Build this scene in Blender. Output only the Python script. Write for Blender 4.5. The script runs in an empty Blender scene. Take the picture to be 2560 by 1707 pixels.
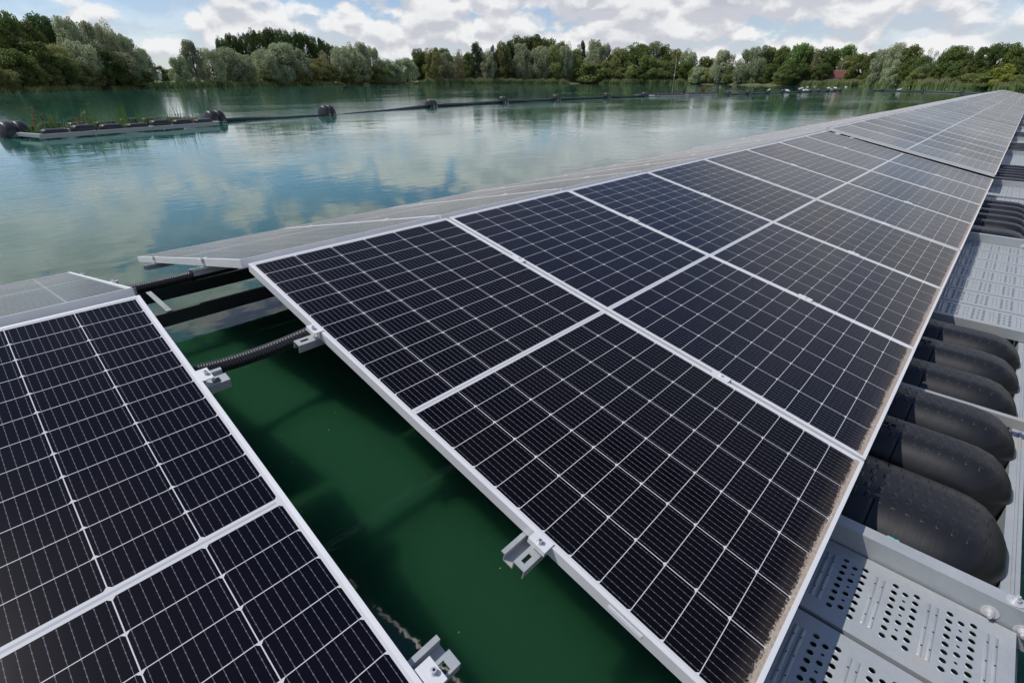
import bpy, bmesh, math, random
import numpy as np
from mathutils import Vector, Matrix
R=math.radians
# ---------------------------------------------------------------- camera, sky, sun
scn=bpy.context.scene; COL=scn.collection
F_PX=1248.07; YAW=.75044; PITCH=.48166; ROLL=-.0035
CX,CY,CZ=-.67575,-2.08965,.65646
cy_,sy_,cp_,sp_=math.cos(YAW),math.sin(YAW),math.cos(PITCH),math.sin(PITCH)
fwd=Vector((cy_*cp_,sy_*cp_,-sp_)); rgt=Vector((sy_,-cy_,0)); dwn=fwd.cross(rgt)
c_,s_=math.cos(ROLL),math.sin(ROLL)
rgt2=c_*rgt+s_*dwn; dwn2=-s_*rgt+c_*dwn
cam=bpy.data.cameras.new('camera'); camo=bpy.data.objects.new('camera',cam); COL.objects.link(camo)
m=Matrix((rgt2,-dwn2,-fwd)).transposed().to_4x4(); m.translation=Vector((CX,CY,CZ)); camo.matrix_world=m
cam.sensor_width=36; cam.lens=F_PX/2560*36; cam.clip_start=.02; cam.clip_end=6000
scn.camera=camo
SUN_DIR=Vector((-.42,.50,1.0)).normalized()
sun=bpy.data.lights.new('sun','SUN'); sun.energy=4.0; sun.angle=R(.53); sun.color=(1,.955,.88)
suno=bpy.data.objects.new('sun',sun); COL.objects.link(suno); suno.rotation_euler=SUN_DIR.to_track_quat('Z','Y').to_euler()
scn.view_settings.view_transform='Standard'; scn.view_settings.look='None'; scn.view_settings.exposure=0.0; scn.view_settings.gamma=1

class E:
    "tiny expression builder for math nodes"
    nt=None
    def __init__(s,v): s.v=v
    @staticmethod
    def op(o,*a,clamp=False):
        n=E.nt.nodes.new('ShaderNodeMath'); n.operation=o; n.use_clamp=clamp
        for i,x in enumerate(a):
            x=x.v if isinstance(x,E) else x
            if isinstance(x,(int,float)): n.inputs[i].default_value=x
            else: E.nt.links.new(x,n.inputs[i])
        return E(n.outputs[0])
    def __add__(a,b): return E.op('ADD',a,b)
    def __radd__(a,b): return E.op('ADD',b,a)
    def __sub__(a,b): return E.op('SUBTRACT',a,b)
    def __rsub__(a,b): return E.op('SUBTRACT',b,a)
    def __mul__(a,b): return E.op('MULTIPLY',a,b)
    def __rmul__(a,b): return E.op('MULTIPLY',a,b)
    def __truediv__(a,b): return E.op('DIVIDE',a,b)
    def lt(a,b): return E.op('LESS_THAN',a,b)
    def gt(a,b): return E.op('GREATER_THAN',a,b)
    def abs(a): return E.op('ABSOLUTE',a)
    def frac(a): return E.op('FRACT',a)
    def floor(a): return E.op('FLOOR',a)
    def max(a,b): return E.op('MAXIMUM',a,b)
    def min(a,b): return E.op('MINIMUM',a,b)
    def clamp(a): return E.op('ADD',a,0.0,clamp=True)
def smooth(x,a,b):
    n=E.nt.nodes.new('ShaderNodeMapRange'); n.interpolation_type='SMOOTHSTEP'
    E.nt.links.new(x.v,n.inputs['Value']); n.inputs['From Min'].default_value=a; n.inputs['From Max'].default_value=b
    return E(n.outputs['Result'])
def lin(x,a,b,c=0.,d=1.):
    n=E.nt.nodes.new('ShaderNodeMapRange'); E.nt.links.new(x.v,n.inputs['Value'])
    for k,v in zip(('From Min','From Max','To Min','To Max'),(a,b,c,d)): n.inputs[k].default_value=v
    return E(n.outputs['Result'])
def mixc(f,a,b):
    n=E.nt.nodes.new('ShaderNodeMix'); n.data_type='RGBA'
    for s_in,x in ((n.inputs[0],f),(n.inputs[6],a),(n.inputs[7],b)):
        x=x.v if isinstance(x,E) else x
        if isinstance(x,(int,float)): s_in.default_value=x
        elif isinstance(x,tuple): s_in.default_value=(*x,1)
        else: E.nt.links.new(x,s_in)
    return n.outputs[2]
def texco(kind='Object'):
    return E.nt.nodes.new('ShaderNodeTexCoord').outputs[kind]
def mapped(vec,scale=(1,1,1),loc=(0,0,0),rot=(0,0,0)):
    n=E.nt.nodes.new('ShaderNodeMapping'); E.nt.links.new(vec,n.inputs[0])
    n.inputs['Scale'].default_value=scale; n.inputs['Location'].default_value=loc; n.inputs['Rotation'].default_value=rot
    return n.outputs[0]
def noise(vec,scale,detail=3,rough=.5,dist=0.,col=False):
    n=E.nt.nodes.new('ShaderNodeTexNoise'); E.nt.links.new(vec,n.inputs['Vector'])
    n.inputs['Scale'].default_value=scale; n.inputs['Detail'].default_value=detail; n.inputs['Roughness'].default_value=rough; n.inputs['Distortion'].default_value=dist
    return n.outputs['Color'] if col else E(n.outputs['Fac'])
def sep(vec):
    n=E.nt.nodes.new('ShaderNodeSeparateXYZ'); E.nt.links.new(vec,n.inputs[0]); return [E(o) for o in n.outputs]

# sky: physical sky with a broken deck of cumulus
world=bpy.data.worlds.new('World'); scn.world=world; world.use_nodes=True
nt=world.node_tree; nt.nodes.clear(); E.nt=nt
sky=nt.nodes.new('ShaderNodeTexSky'); sky.sky_type='NISHITA'; sky.sun_disc=False
sky.sun_elevation=math.asin(SUN_DIR.z); sky.sun_rotation=math.atan2(SUN_DIR.x,SUN_DIR.y)
sky.air_density=1.0; sky.dust_density=.15; sky.ozone_density=2.5
bg1=nt.nodes.new('ShaderNodeBackground'); bg1.inputs[1].default_value=.105
tint=nt.nodes.new('ShaderNodeMix'); tint.data_type='RGBA'; tint.blend_type='MULTIPLY'; tint.inputs[0].default_value=1
nt.links.new(sky.outputs[0],tint.inputs[6]); tint.inputs[7].default_value=(.90,.96,1.12,1); nt.links.new(tint.outputs[2],bg1.inputs[0])
D=texco('Generated'); dx,dy,dz=sep(D)
def voro(vec,scale,sm=.35):
    n=E.nt.nodes.new('ShaderNodeTexVoronoi'); n.feature='F1'; n.inputs['Scale'].default_value=scale
    E.nt.links.new(vec,n.inputs['Vector']); return E(n.outputs['Distance'])
warp=nt.nodes.new('ShaderNodeVectorMath'); warp.operation='MULTIPLY_ADD'
nt.links.new(noise(D,9.,5,.55,col=True),warp.inputs[0]); warp.inputs[1].default_value=(.07,.07,.045); nt.links.new(D,warp.inputs[2])
def cloudn(lift):
    v=mapped(warp.outputs[0],scale=(1,1,1.9),loc=(3.1,7.7,lift))
    big=noise(v,4.2,2,.5)*1.25
    p1=1.-voro(v,9.5)*1.0; p2=1.-voro(v,23.)*1.0; p3=noise(v,45.,3,.6)
    return big*.52+p1*.24+p2*.15+p3*.14
n0=cloudn(.0); n1=cloudn(.030); n2=cloudn(-.05)
side=dx*.67+dy*-.74            # right of the view direction
high=smooth(dz,.36,.56)
low=smooth(dz,.45,.03)
cover=n0+side.min(0.)*.045*smooth(dz,.25,.12)+side.max(0.)*.045*(1.-high)-high*.15+low*.060+smooth(side,.1,.8)*.03*(1.-high)
hole=smooth(dx*.819+dy*.331+dz*.469,.965,.992)     # a clear blue gap in the deck ahead to the right
cover=cover-hole*.13
mask=smooth(cover,.55,.625)
lit=smooth(n0-n1,-.07,.075)       # brighter where the cloud thins upwards
thick=smooth(n0,.58,.86)
bright=lit*.62+.41-thick*.34
bright=bright.max(.15).min(1.)
ccol=mixc(bright.clamp(),(.42,.45,.55),(.985,.99,1.0))
bg2=nt.nodes.new('ShaderNodeBackground'); nt.links.new(ccol,bg2.inputs[0]); bg2.inputs[1].default_value=.90
veil=smooth(noise(mapped(D,scale=(1,1,3)),2.6,5,.55),.42,.66)*.38*(1.-high*.95)*(1.-hole*.8)+smooth(dz,.16,.0)*.5
mx=nt.nodes.new('ShaderNodeMixShader'); nt.links.new((mask.max(veil)).v,mx.inputs[0]); nt.links.new(bg1.outputs[0],mx.inputs[1]); nt.links.new(bg2.outputs[0],mx.inputs[2])
wo=nt.nodes.new('ShaderNodeOutputWorld'); nt.links.new(mx.outputs[0],wo.inputs[0])

# ---------------------------------------------------------------- helpers
def mat(name,color=(.5,.5,.5),rough=.5,metal=0.,spec=.5,build=None):
    m=bpy.data.materials.new(name); m.use_nodes=True; nt=m.node_tree; E.nt=nt
    b=nt.nodes['Principled BSDF']; b.inputs['Base Color'].default_value=(*color,1); b.inputs['Roughness'].default_value=rough
    b.inputs['Metallic'].default_value=metal; b.inputs['Specular IOR Level'].default_value=spec
    if build: build(nt,b)
    return m
def setin(nt,b,name,x):
    x=x.v if isinstance(x,E) else x
    nt.links.new(x,b.inputs[name])
def bumpn(h,dist,strength=1.):
    n=E.nt.nodes.new('ShaderNodeBump'); n.inputs['Distance'].default_value=dist; n.inputs['Strength'].default_value=strength
    E.nt.links.new(h.v,n.inputs['Height']); return n.outputs[0]
def link(o,parent=None):
    COL.objects.link(o)
    if parent is not None: o.parent=parent
    return o
def tag(o,label=None,cat=None,group=None,kind=None):
    if label: o['label']=label
    if cat: o['category']=cat
    if group: o['group']=group
    if kind: o['kind']=kind
    return o
def empty(name,loc=(0,0,0),rot=(0,0,0)):
    o=bpy.data.objects.new(name,None); o.empty_display_size=.2; o.location=loc; o.rotation_euler=rot; return link(o)
class MB:
    "collects verts and faces into one mesh"
    def __init__(s): s.v=[]; s.f=[]; s.mi=[]; s.sm=[]
    def add(s,vs,fs,mi=0,smooth=False):
        b=len(s.v); s.v+= [tuple(v) for v in vs]; s.f+=[tuple(b+i for i in f) for f in fs]; s.mi+=[mi]*len(fs); s.sm+=[smooth]*len(fs); return s
    def box(s,x0,x1,y0,y1,z0,z1,mi=0):
        v=[(x,y,z) for z in (z0,z1) for y in (y0,y1) for x in (x0,x1)]
        return s.add(v,[(0,2,3,1),(4,5,7,6),(0,1,5,4),(2,6,7,3),(0,4,6,2),(1,3,7,5)],mi)
    def tube(s,pts,rad,n=10,mi=0,cap=True):
        pts=[Vector(p) for p in pts]; rad=rad if hasattr(rad,'__len__') else [rad]*len(pts)
        vs=[];
        t0=(pts[1]-pts[0]).normalized(); up=Vector((0,0,1)) if abs(t0.z)<.9 else Vector((1,0,0))
        for i,p in enumerate(pts):
            t=(pts[min(i+1,len(pts)-1)]-pts[max(i-1,0)]).normalized()
            a=t.cross(up).normalized(); b=a.cross(t)
            for k in range(n):
                q=2*math.pi*k/n; vs.append(p+rad[i]*(math.cos(q)*a+math.sin(q)*b))
        fs=[(i*n+k,i*n+(k+1)%n,(i+1)*n+(k+1)%n,(i+1)*n+k) for i in range(len(pts)-1) for k in range(n)]
        s.add(vs,fs,mi,True)
        if cap: s.add(vs[:n],[tuple(range(n))],mi); s.add(vs[-n:],[tuple(reversed(range(n)))],mi)
        return s
    def mesh(s,name,mats):
        me=bpy.data.meshes.new(name); me.from_pydata(s.v,[],s.f)
        for m in mats: me.materials.append(m)
        me.polygons.foreach_set('material_index',s.mi); me.polygons.foreach_set('use_smooth',s.sm); me.update(); return me
    def build(s,name,mats,parent=None,bevel=0.):
        if not isinstance(mats,(list,tuple)): mats=[mats]
        me=s.mesh(name,mats)
        if bevel:
            bm=bmesh.new(); bm.from_mesh(me); bmesh.ops.remove_doubles(bm,verts=bm.verts,dist=1e-6)
            bmesh.ops.bevel(bm,geom=bm.edges[:],offset=bevel,segments=1,affect='EDGES',clamp_overlap=True); bm.to_mesh(me); bm.free()
        return link(bpy.data.objects.new(name,me),parent)
def copy_tree(o,parent=None):
    c=o.copy(); COL.objects.link(c); c.parent=parent
    for ch in list(o.children): copy_tree(ch,c)
    return c
ORD=['zeroth','first','second','third','fourth','fifth','sixth','seventh','eighth','ninth','tenth','eleventh','twelfth','thirteenth','fourteenth','fifteenth','sixteenth','seventeenth','eighteenth','nineteenth']
def ordw(n):
    if n<20: return ORD[n]
    tens=['','','twent','thirt','fort','fift','sixt','sevent','eight','ninet'][n//10]
    return tens+'ieth' if n%10==0 else tens+'y-'+ORD[n%10]
TREES=[('D',8.4,97.9,8.4,4.5),('D',10.9,104.5,9,3.3),('D',13,108.7,8.5,3.6),('P',16.5,116,9.8,4),('P',18.1,117.6,8.7,3.1),('W',18.2,107.9,8.7,3.9),('W',20.6,110.3,8.8,4.1),('W',23.5,113.1,9,4.3),('W',25.6,115,8,4),('W',27,114.7,7.2,3.5),('W',29.2,117.5,6,2.8),('D',11.5,97.7,5.7,4.5),('O',14.1,100.1,5.2,4.8),('W',17.9,104.4,5.8,4.8),('D',21.6,108.2,5.3,4.7),('W',24.5,110.2,4.6,4.4),('D',8.9,93.3,4.3,4.1),('V',27,112.1,3,2.5),('D',39.9,149.2,3.8,3),('D',44.6,157,3.3,3.6),('W',41,128.1,7.7,3.8),('V',36.8,123.9,4.9,3.2),('W',46.5,133.8,6.9,4.7),('W',52.5,139.4,7.5,7.2),('V',56.2,140.6,6,4.4),('P',65.2,176,11.6,3.8),('P',69.5,178.6,12.7,4),('P',74.3,180.7,13.4,4.3),('P',79,182.7,14.7,4.7),('P',83.4,184.4,15.2,4.9),('P',88.4,186.2,15.4,5),('P',93.3,187.8,15.3,5.2),('P',98.2,189.3,15,5.4),('P',103.2,190.7,14,5.5),('P',107.4,191.8,12.8,5.1),('P',110.2,192.4,11.4,4.3),('W',63.8,146.4,7.7,5.7),('W',69.7,149.3,9.1,9.1),('W',75.1,151.8,8.3,6.3),('O',83.6,157.4,6.7,6.8),('T',86.7,157.1,8,4.2),('W',92.2,158.3,9.8,4.8),('W',98.4,162.1,10.8,5.5),('W',106.7,168.4,11.4,5.8),('W',112.1,170,11,5.8),('V',99.9,161.9,7.8,7.6),('V',117.4,171.4,7.3,7.1),('V',125.2,176,7.3,6.8),('V',133,179.2,7.8,7.7),('D',150.7,193.5,12.7,7.5),('O',151.2,185.3,12.9,6.7),('D',170.3,201.8,13.7,9.3),('W',161.3,189.2,11.5,7),('T',168.9,189.8,12,6.1),('G',184.8,201.5,12.4,5.8),('C',188.5,198.3,16.5,8.2),('W',192.4,195.1,13.3,7.8),('C',205.6,204.2,17.2,3.7),('O',210,201.9,17.8,8.3),('C',216.3,202.3,18.6,7.6),('D',233.9,212,22.4,13.5),('D',241,207.6,22.9,13.6),('D',246.3,201.4,21.2,12.6),('G',242.3,190.4,19.3,8.7),('W',219.3,197.3,16.6,9.7),('W',222.3,192.5,14.8,9.2),('W',227.6,189.5,16.2,10.9),('O',231.4,184.8,17.2,9.6),('W',234.9,180.5,17.2,7.9),('C',247.7,180,19.9,7.3),('O',241.2,178.7,15.1,9.3),('W',246.9,170.9,18.3,10),('W',249.7,166.8,17.3,9.2),('B',240.3,166.3,9.4,15.1),('O',245.1,161.1,10.3,8.1),('O',254,160.2,15.5,10.3),('D',258.4,156.9,14.2,9.1),('G',260.6,153.3,18,12.3),('W',264.3,147,18.1,10.9),('D',268.9,142.6,17.3,9.7),('G',256.7,144.1,12,9.9),('O',258.8,138.3,10.2,9),('O',269.8,136.7,14.9,7.9),('W',270.6,130.6,14.2,9.3),('V',259.1,118.1,6.8,8.4),('D',264,117.5,11.3,8.4),('W',253.6,105,12.6,8.9),('S',256,101.2,12.2,4.1),('W',246.4,90.5,13.1,10.1),('W',244.3,85.8,13.7,9.2),('G',247.9,82.2,13.5,8.3),('D',246.4,77.6,13.5,7.4),('B',232.3,68.3,5.2,4.1),('B',232,71.8,3.9,4.8),('G',238.7,68.5,13.5,9.2),('G',238,64.3,12.5,6.8),('T',235.8,61.9,11,3.2),('D',248.5,61,12.8,7.7),('G',251.3,56.4,13.2,8.9),('O',245,53.1,9.5,6),('D',233.2,58.2,7,6.5),('D',233.7,65.9,6.9,8.2),('D',234.1,46.4,10,6.8),('D',231.5,42.1,10.1,5.2),('W',213.8,35.8,10.4,6.4),('W',206.4,31.8,10.7,5),('W',197.3,28.2,7,5.7),('D',197.7,26.6,10.3,6.6),('B',180.6,21.4,3.4,3.4),('D',185.8,22.1,7.1,3.8),('S',180,19.3,8.7,2.8),('D',180.9,16.7,7,4.4),('D',178.6,14.7,8.9,6.6),('D',174.4,11,7.3,4.5),('D',169.5,8.4,8.5,4.9),('D',166.2,5.8,8.5,4.7),('D',162.8,3.2,8.3,4.5),('D',159.2,0.2,8.2,4.8),('G',158.7,-2.8,7.7,5.2),('Y',160.5,5.7,3.8,2.4),('Y',157.6,3.6,4.7,3.5),('B',163.6,8.8,2.8,4.2),('B',166.3,11,2.5,4.3),('B',159.5,6.3,2.3,3.3),('B',153.3,0.5,2.4,3.6),('D',4.9,86.4,2.1,2),('O',6.3,87.8,2.4,2.1),('O',7.5,89.5,2,2.2),('D',9.1,91.8,2.3,2.3),('O',10.7,94,2.5,2.4),('O',12.4,96.4,2.9,2.5),('D',14.3,98.6,3,2.6),('O',15.9,100.6,2.6,2.7),('O',18,102.9,2.8,2.9),('D',20,105,2.6,3),('D',22.1,107.1,2.4,3.2),('D',24.8,109.7,3.3,3.3),('D',27.1,112.1,2.4,3.5),('O',62.5,144.2,3.4,4.7),('V',68.2,147.2,4.5,5),('B',73.9,149.9,3.9,5.2),('O',80.1,152.5,4.8,5.5),('O',86.5,154.9,5.1,5.7),('O',93.7,158.2,5,6),('O',102.7,163.4,5.4,6.4),('B',112.1,168.3,5.4,6.8),('V',122,172.9,5.8,7.2),('D',150.4,195.8,7.1,7.5),('D',159.2,198.4,9.6,7.8),('O',167.8,200.5,8.8,8.1),('O',176.8,202.5,11,8.3),('D',185.7,204.2,9.1,8.6),('O',195.1,205.5,10.9,8.8),('O',204.5,206.6,11.6,9.1),('D',214,207.4,10.6,9.3),('O',223.7,207.9,9,9.6),('O',233,207.6,12.4,9.8),('O',237.4,202.6,10.7,9.8),('O',241.6,197.6,10,9.7),('G',245.7,192.6,11.9,9.7),('D',249.7,187.3,10,9.7),('O',253.5,182.3,12.6,9.6),('O',257.2,177,12.8,9.6),('D',243.8,164.8,8.2,9.4),('B',247.8,158.7,7.3,9.3),('B',251.6,152.7,8.4,9.2),('D',255.4,146.4,7.1,9.1),('D',258.8,140.4,7.8,9),('D',262,134.4,9.3,8.9),('D',265,128.3,9.7,8.8),('O',261.7,119,7.6,8.5),('O',257.6,110,7,8.1),('O',253.3,101.5,6.9,7.8),('D',248.8,93.4,7,7.4),('O',244.1,85.5,6.2,7.1),('D',239.6,78.5,7.3,6.8),('D',235.5,71.6,6.6,6.5),('D',237.7,67.9,7.5,7.5),('O',236.6,61.5,6,7.3),('D',220.9,38.1,6,6),('D',207.9,31.6,5.8,5.5),('D',194.2,25.3,4.7,5),('O',182.2,20.4,5.2,4.6),('D',178.1,16.6,5,4.3),('D',174.4,13.3,5.2,4.1),('O',170.6,10,5.2,3.9),('D',166.6,6.8,4.6,3.7),('O',163,4.1,4.8,3.5),('D',159.5,1.5,5,3.4),('D',158,-1.4,3.8,3.2)]
SHORE=[(-60, 130), (-20, 140), (1, 150), (7, 175), (11.3, 229), (17.6, 242), (26, 290), (42, 290), (60, 180), (69, 148), (76.7, 114), (85.6, 88), (95, 72), (120, 66), (160, 70)]
# ---------------------------------------------------------------- materials
PW,PL,PT=1.040,2.118,.035     # panel width, length, frame height
def cells(chamfer_out,ior=1.21,dust=1.):
    def f(nt,b):
        P=texco('Object'); x,yy,z=sep(P); y=yy*-1.
        oi=nt.nodes.new('ShaderNodeObjectInfo'); rnd=E(oi.outputs['Random'])
        col=mixc(noise(P,2.,2),(.0018,.0012,.0020),(.0020,.0015,.0036)); col=mixc(smooth(rnd,.45,.9),col,(.0020,.0024,.0085))
        NX=6; x0=.017; pw=(PW-2*x0)/NX; u=(x-x0)/pw; fx=u.frac()
        half=PL/2; q=(y-half).abs()-.010; ph=(half-.010-.019)/12; w=q/ph; fy=w.frac()
        ex=((fx-.5).abs()*-1.+.5)*pw        # distance to the side edge of the cell slot
        ey=((fy-.5).abs()*-1.+.5)*ph
        far=((1.-fy) if chamfer_out else fy)*ph      # distance to the chamfered edge
        gap=ex.lt(.0011).max(ey.lt(.0009)).max((ex+far).lt(.0082))
        inside=u.gt(0.).min(u.lt(NX)).min(q.gt(0.)).min(w.lt(12.))
        white=gap.max(1.-inside)
        bb=((fx*9.+0.).frac()-.5).abs()*(pw/9)
        pads=((y*60.).frac()-.5).abs().lt(.09)
        wire=(bb.lt(.00045)).max(bb.lt(.0011).min(pads))
        wire=wire*inside*(1.-gap)
        ribbon=(y-half).abs().lt(.0032).min(u.gt(0.05).min(u.lt(5.95)))
        c=mixc(wire,col,(.12,.12,.145))
        c=mixc(white,c,(.52,.52,.53)); c=mixc(ribbon,c,(.36,.38,.42))
        # dust caught along the low edge, specks and droppings
        n=noise(P,26.,6,.7); n2=noise(P,180.,3,.7)
        e=(PL-y); dirt=smooth(e*-1.+(n-.5)*.014+(n2-.5)*.035+(noise(P,3.3,3,.6)-.5)*.022+(rnd-.5)*.006,-.029,-.019)
        mist=smooth(e*-1.+(n-.5)*.03,-.075,-.02)*.07
        spec=noise(P,75.,2,.5).gt(.775)*noise(P,5.,2,.5).gt(.56)*.35
        drop=noise(P,19.,3,.6).gt(.795)*.35
        d=dirt.max(mist).max(spec.max(drop))
        tan=mixc(noise(P,90.,5,.7),(.12,.09,.07),(.55,.46,.38))
        c=mixc(d.clamp(),c,tan)
        setin(nt,b,'Base Color',c)
        setin(nt,b,'Roughness',(dirt*.6+.13+noise(P,3.,3)*.10+(rnd*5.3).frac()*.06))
        b.inputs['IOR'].default_value=ior
        b.inputs['Specular IOR Level'].default_value=.5
        # a thin film of dust on the glass: its cover grows with the length of the path through it
        lw=nt.nodes.new('ShaderNodeLayerWeight'); lw.inputs[0].default_value=.5
        cosv=(1.-E(lw.outputs['Facing'])).max(.02)
        tau=noise(P,2.5,4,.6)*(.003*dust)+.0008*dust
        film=(1.-E.op('EXPONENT',(tau/cosv)*-1.))
        df=nt.nodes.new('ShaderNodeBsdfDiffuse'); df.inputs[0].default_value=(.50,.475,.45,1)
        ms=nt.nodes.new('ShaderNodeMixShader'); nt.links.new(film.v,ms.inputs[0]); nt.links.new(b.outputs[0],ms.inputs[1]); nt.links.new(df.outputs[0],ms.inputs[2])
        nt.links.new(ms.outputs[0],nt.nodes['Material Output'].inputs[0])
        b.inputs['Sheen Weight'].default_value=.0; b.inputs['Sheen Roughness'].default_value=.20; b.inputs['Sheen Tint'].default_value=(.75,.74,.80,1)
    return f
M={}
M['cells_out']=mat('solar_cells_outer_chamfer',build=cells(True))
M['cells_in']=mat('solar_cells_inner_chamfer',build=cells(False))
M['cells_back']=mat('solar_cells_dusty',build=cells(True,1.5,5.))
def alu(nt,b):
    P=texco('Object'); n=noise(P,9.,5,.6); s=noise(mapped(P,scale=(40,2,40)),6.,2)
    setin(nt,b,'Base Color',mixc(n,(.60,.61,.62),(.76,.76,.765))); setin(nt,b,'Roughness',s*.15+.34)
M['alu']=mat('anodised_aluminium',rough=.4,metal=.2,build=alu)
M['back']=mat('panel_backsheet',(.28,.28,.28),.6)
def galv(nt,b):
    P=texco('Object'); n=noise(P,7.,6,.65); w=noise(P,60.,3,.6)
    stain=smooth(noise(P,3.5,5,.7),.56,.72)
    c=mixc(n,(.30,.325,.34),(.39,.41,.425)); c=mixc((w-.35)*.35,c,(.55,.56,.57)); c=mixc(stain*.45,c,(.36,.30,.23)); c=mixc(smooth(noise(mapped(P,scale=(1,12,1)),9.,4,.7),.60,.75)*.35,c,(.22,.23,.24))
    setin(nt,b,'Base Color',c); setin(nt,b,'Roughness',lin(n,.3,.7,.38,.6))
M['galv']=mat('galvanised_steel',metal=.25,build=galv)
def dark(nt,b):
    P=texco('Object'); n=noise(P,12.,6,.7); setin(nt,b,'Base Color',mixc(n,(.05,.053,.057),(.09,.093,.10)))
M['steel_dark']=mat('weathered_steel',rough=.5,metal=.2,build=dark)
M['stainless']=mat('stainless_bolt',(.60,.60,.60),.35,.45)
def plastic(nt,b):
    P=texco('Object'); x,y,z=sep(P); n=noise(P,5.,5,.6); sc=noise(mapped(P,scale=(3,40,3)),4.,4,.6)
    setin(nt,b,'Base Color',mixc(n,(.0065,.0065,.0075),(.011,.0108,.0118))); setin(nt,b,'Roughness',lin(n,.3,.7,.36,.52))
    # moulded grip pattern of short raised bars on the top face
    gx=((x*34.).frac()-.5).abs(); gy=((y*25.+(((x*34.).floor()*.5).frac()*.5)).frac()-.5).abs()
    top=smooth(z,.10,.14)*smooth(x.abs(),.092,.082)*smooth(y.abs(),.50,.46)
    bars=smooth(gx,.36,.24)*smooth(gy,.20,.10)*top
    blank=smooth(noise(P,3.2,1,.5),.33,.37)
    seam=smooth((y+.17).abs(),.007,.002)*smooth(x.abs(),.07,.09)
    h=bars*blank*.0018+n*.0015+sc*.0003-seam*.005
    setin(nt,b,'Normal',bumpn(h,1.))
M['float']=mat('black_polyethylene',build=plastic)
def plastic2(nt,b):
    P=texco('Object'); n=noise(P,6.,5,.6); setin(nt,b,'Base Color',mixc(n,(.010,.0105,.013),(.026,.026,.029))); setin(nt,b,'Roughness',lin(n,.3,.7,.3,.55))
M['drum']=mat('black_drum_plastic',build=plastic2)
M['conduit']=mat('black_corrugated_plastic',(.022,.022,.024),.33)
M['label']=mat('white_sticker',(.75,.76,.8),.4)
M['rope']=mat('teal_rope',(.08,.5,.42),.8)
M['black']=mat('dark_hole',(.004,.004,.004),.9)
def water(nt,b):
    P=texco('Object'); x,y,z=sep(P)
    dist=E.op('SQRT',x*x+y*y)
    n1=noise(mapped(P,scale=(1.,1.,1),rot=(0,0,R(35))),.9,2,.5,.6)
    n2=noise(mapped(P,scale=(1.,2.2,1),rot=(0,0,R(40))),2.6,4,.55,.3)
    n3=noise(mapped(P,scale=(1.,1.6,1),rot=(0,0,R(-20))),9.,3,.55)
    gust=smooth(noise(mapped(P,scale=(1,2.5,1),rot=(0,0,R(42))),.045,3,.55),.42,.62)
    near=smooth(dist,1.5,14.)
    amp=(near*.65+.35)
    h=(n1*.007+n2*(gust*.0055+.0022)+n3*gust*.0018)*amp
    setin(nt,b,'Normal',bumpn(h,1.))
    row_shade=smooth(y.abs()+(noise(P,.5,2)-.5)*1.5,7.,2.)   # shade of the rows put into the water colour as a darker green
    setin(nt,b,'Base Color',mixc(row_shade*.8,mixc(noise(P,.05,2),(.019,.102,.078),(.024,.124,.097)),(.009,.042,.013)))
    b.inputs['IOR'].default_value=1.333
    b.inputs['Subsurface Weight'].default_value=1.; b.inputs['Subsurface Radius'].default_value=(.6,.75,1.); b.inputs['Subsurface Scale'].default_value=2.6
    setin(nt,b,'Roughness',gust*.03+.015)
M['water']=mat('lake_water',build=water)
def ground(nt,b):
    P=texco('Object'); n=noise(P,.12,5,.6); f=noise(P,1.5,4,.7)
    c=mixc(smooth(n,.35,.65),(.075,.13,.025),(.13,.17,.045)); c=mixc(f*.6,c,(.06,.09,.025))
    x,y,z=sep(P); c=mixc(smooth(z,-.45,-.7),c,(.10,.075,.045))
    setin(nt,b,'Base Color',c)
M['ground']=mat('grassy_bank',rough=.9,build=ground)
def leaf(c1,c2,tr=.33):
    def f(nt,b):
        oi=nt.nodes.new('ShaderNodeObjectInfo'); P=texco('Object')
        n=noise(P,5.,3,.6); g=nt.nodes.new('ShaderNodeNewGeometry')
        isl=E(g.outputs['Random Per Island'])
        c=mixc((n*.6+isl*.4),c1,c2)
        hs=nt.nodes.new('ShaderNodeHueSaturation'); nt.links.new(c,hs.inputs['Color'])
        r=E(oi.outputs['Random'])
        nt.links.new(lin(r,0,1,.475,.515).v,hs.inputs['Hue']); nt.links.new(lin((r*7.3).frac(),0,1,1.15,1.8).v,hs.inputs['Value'])
        nt.links.new(hs.outputs[0],b.inputs['Base Color']); b.inputs['Roughness'].default_value=.65; b.inputs['Specular IOR Level'].default_value=.25
        t=nt.nodes.new('ShaderNodeBsdfTranslucent'); nt.links.new(hs.outputs[0],t.inputs[0])
        mx=nt.nodes.new('ShaderNodeMixShader'); mx.inputs[0].default_value=tr
        nt.links.new(b.outputs[0],mx.inputs[1]); nt.links.new(t.outputs[0],mx.inputs[2]); nt.links.new(mx.outputs[0],nt.nodes['Material Output'].inputs[0])
    return f
LEAF=dict(W=((0.145,0.174,0.094),(0.319,0.341,0.217)),V=((0.145,0.189,0.102),(0.304,0.341,0.203)),P=((0.035,0.066,0.018),(0.070,0.108,0.032)),D=((0.048,0.074,0.018),(0.110,0.140,0.038)),
 G=((0.066,0.108,0.024),(0.135,0.180,0.050)),O=((0.109,0.123,0.041),(0.189,0.203,0.072)),C=((0.034,0.057,0.023),(0.063,0.092,0.037)),T=((0.189,0.174,0.087),(0.290,0.261,0.145)),
 S=((0.102,0.131,0.065),(0.174,0.203,0.102)),Y=((0.160,0.185,0.030),(0.270,0.280,0.060)),B=((0.094,0.123,0.036),(0.174,0.196,0.065)))
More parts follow.
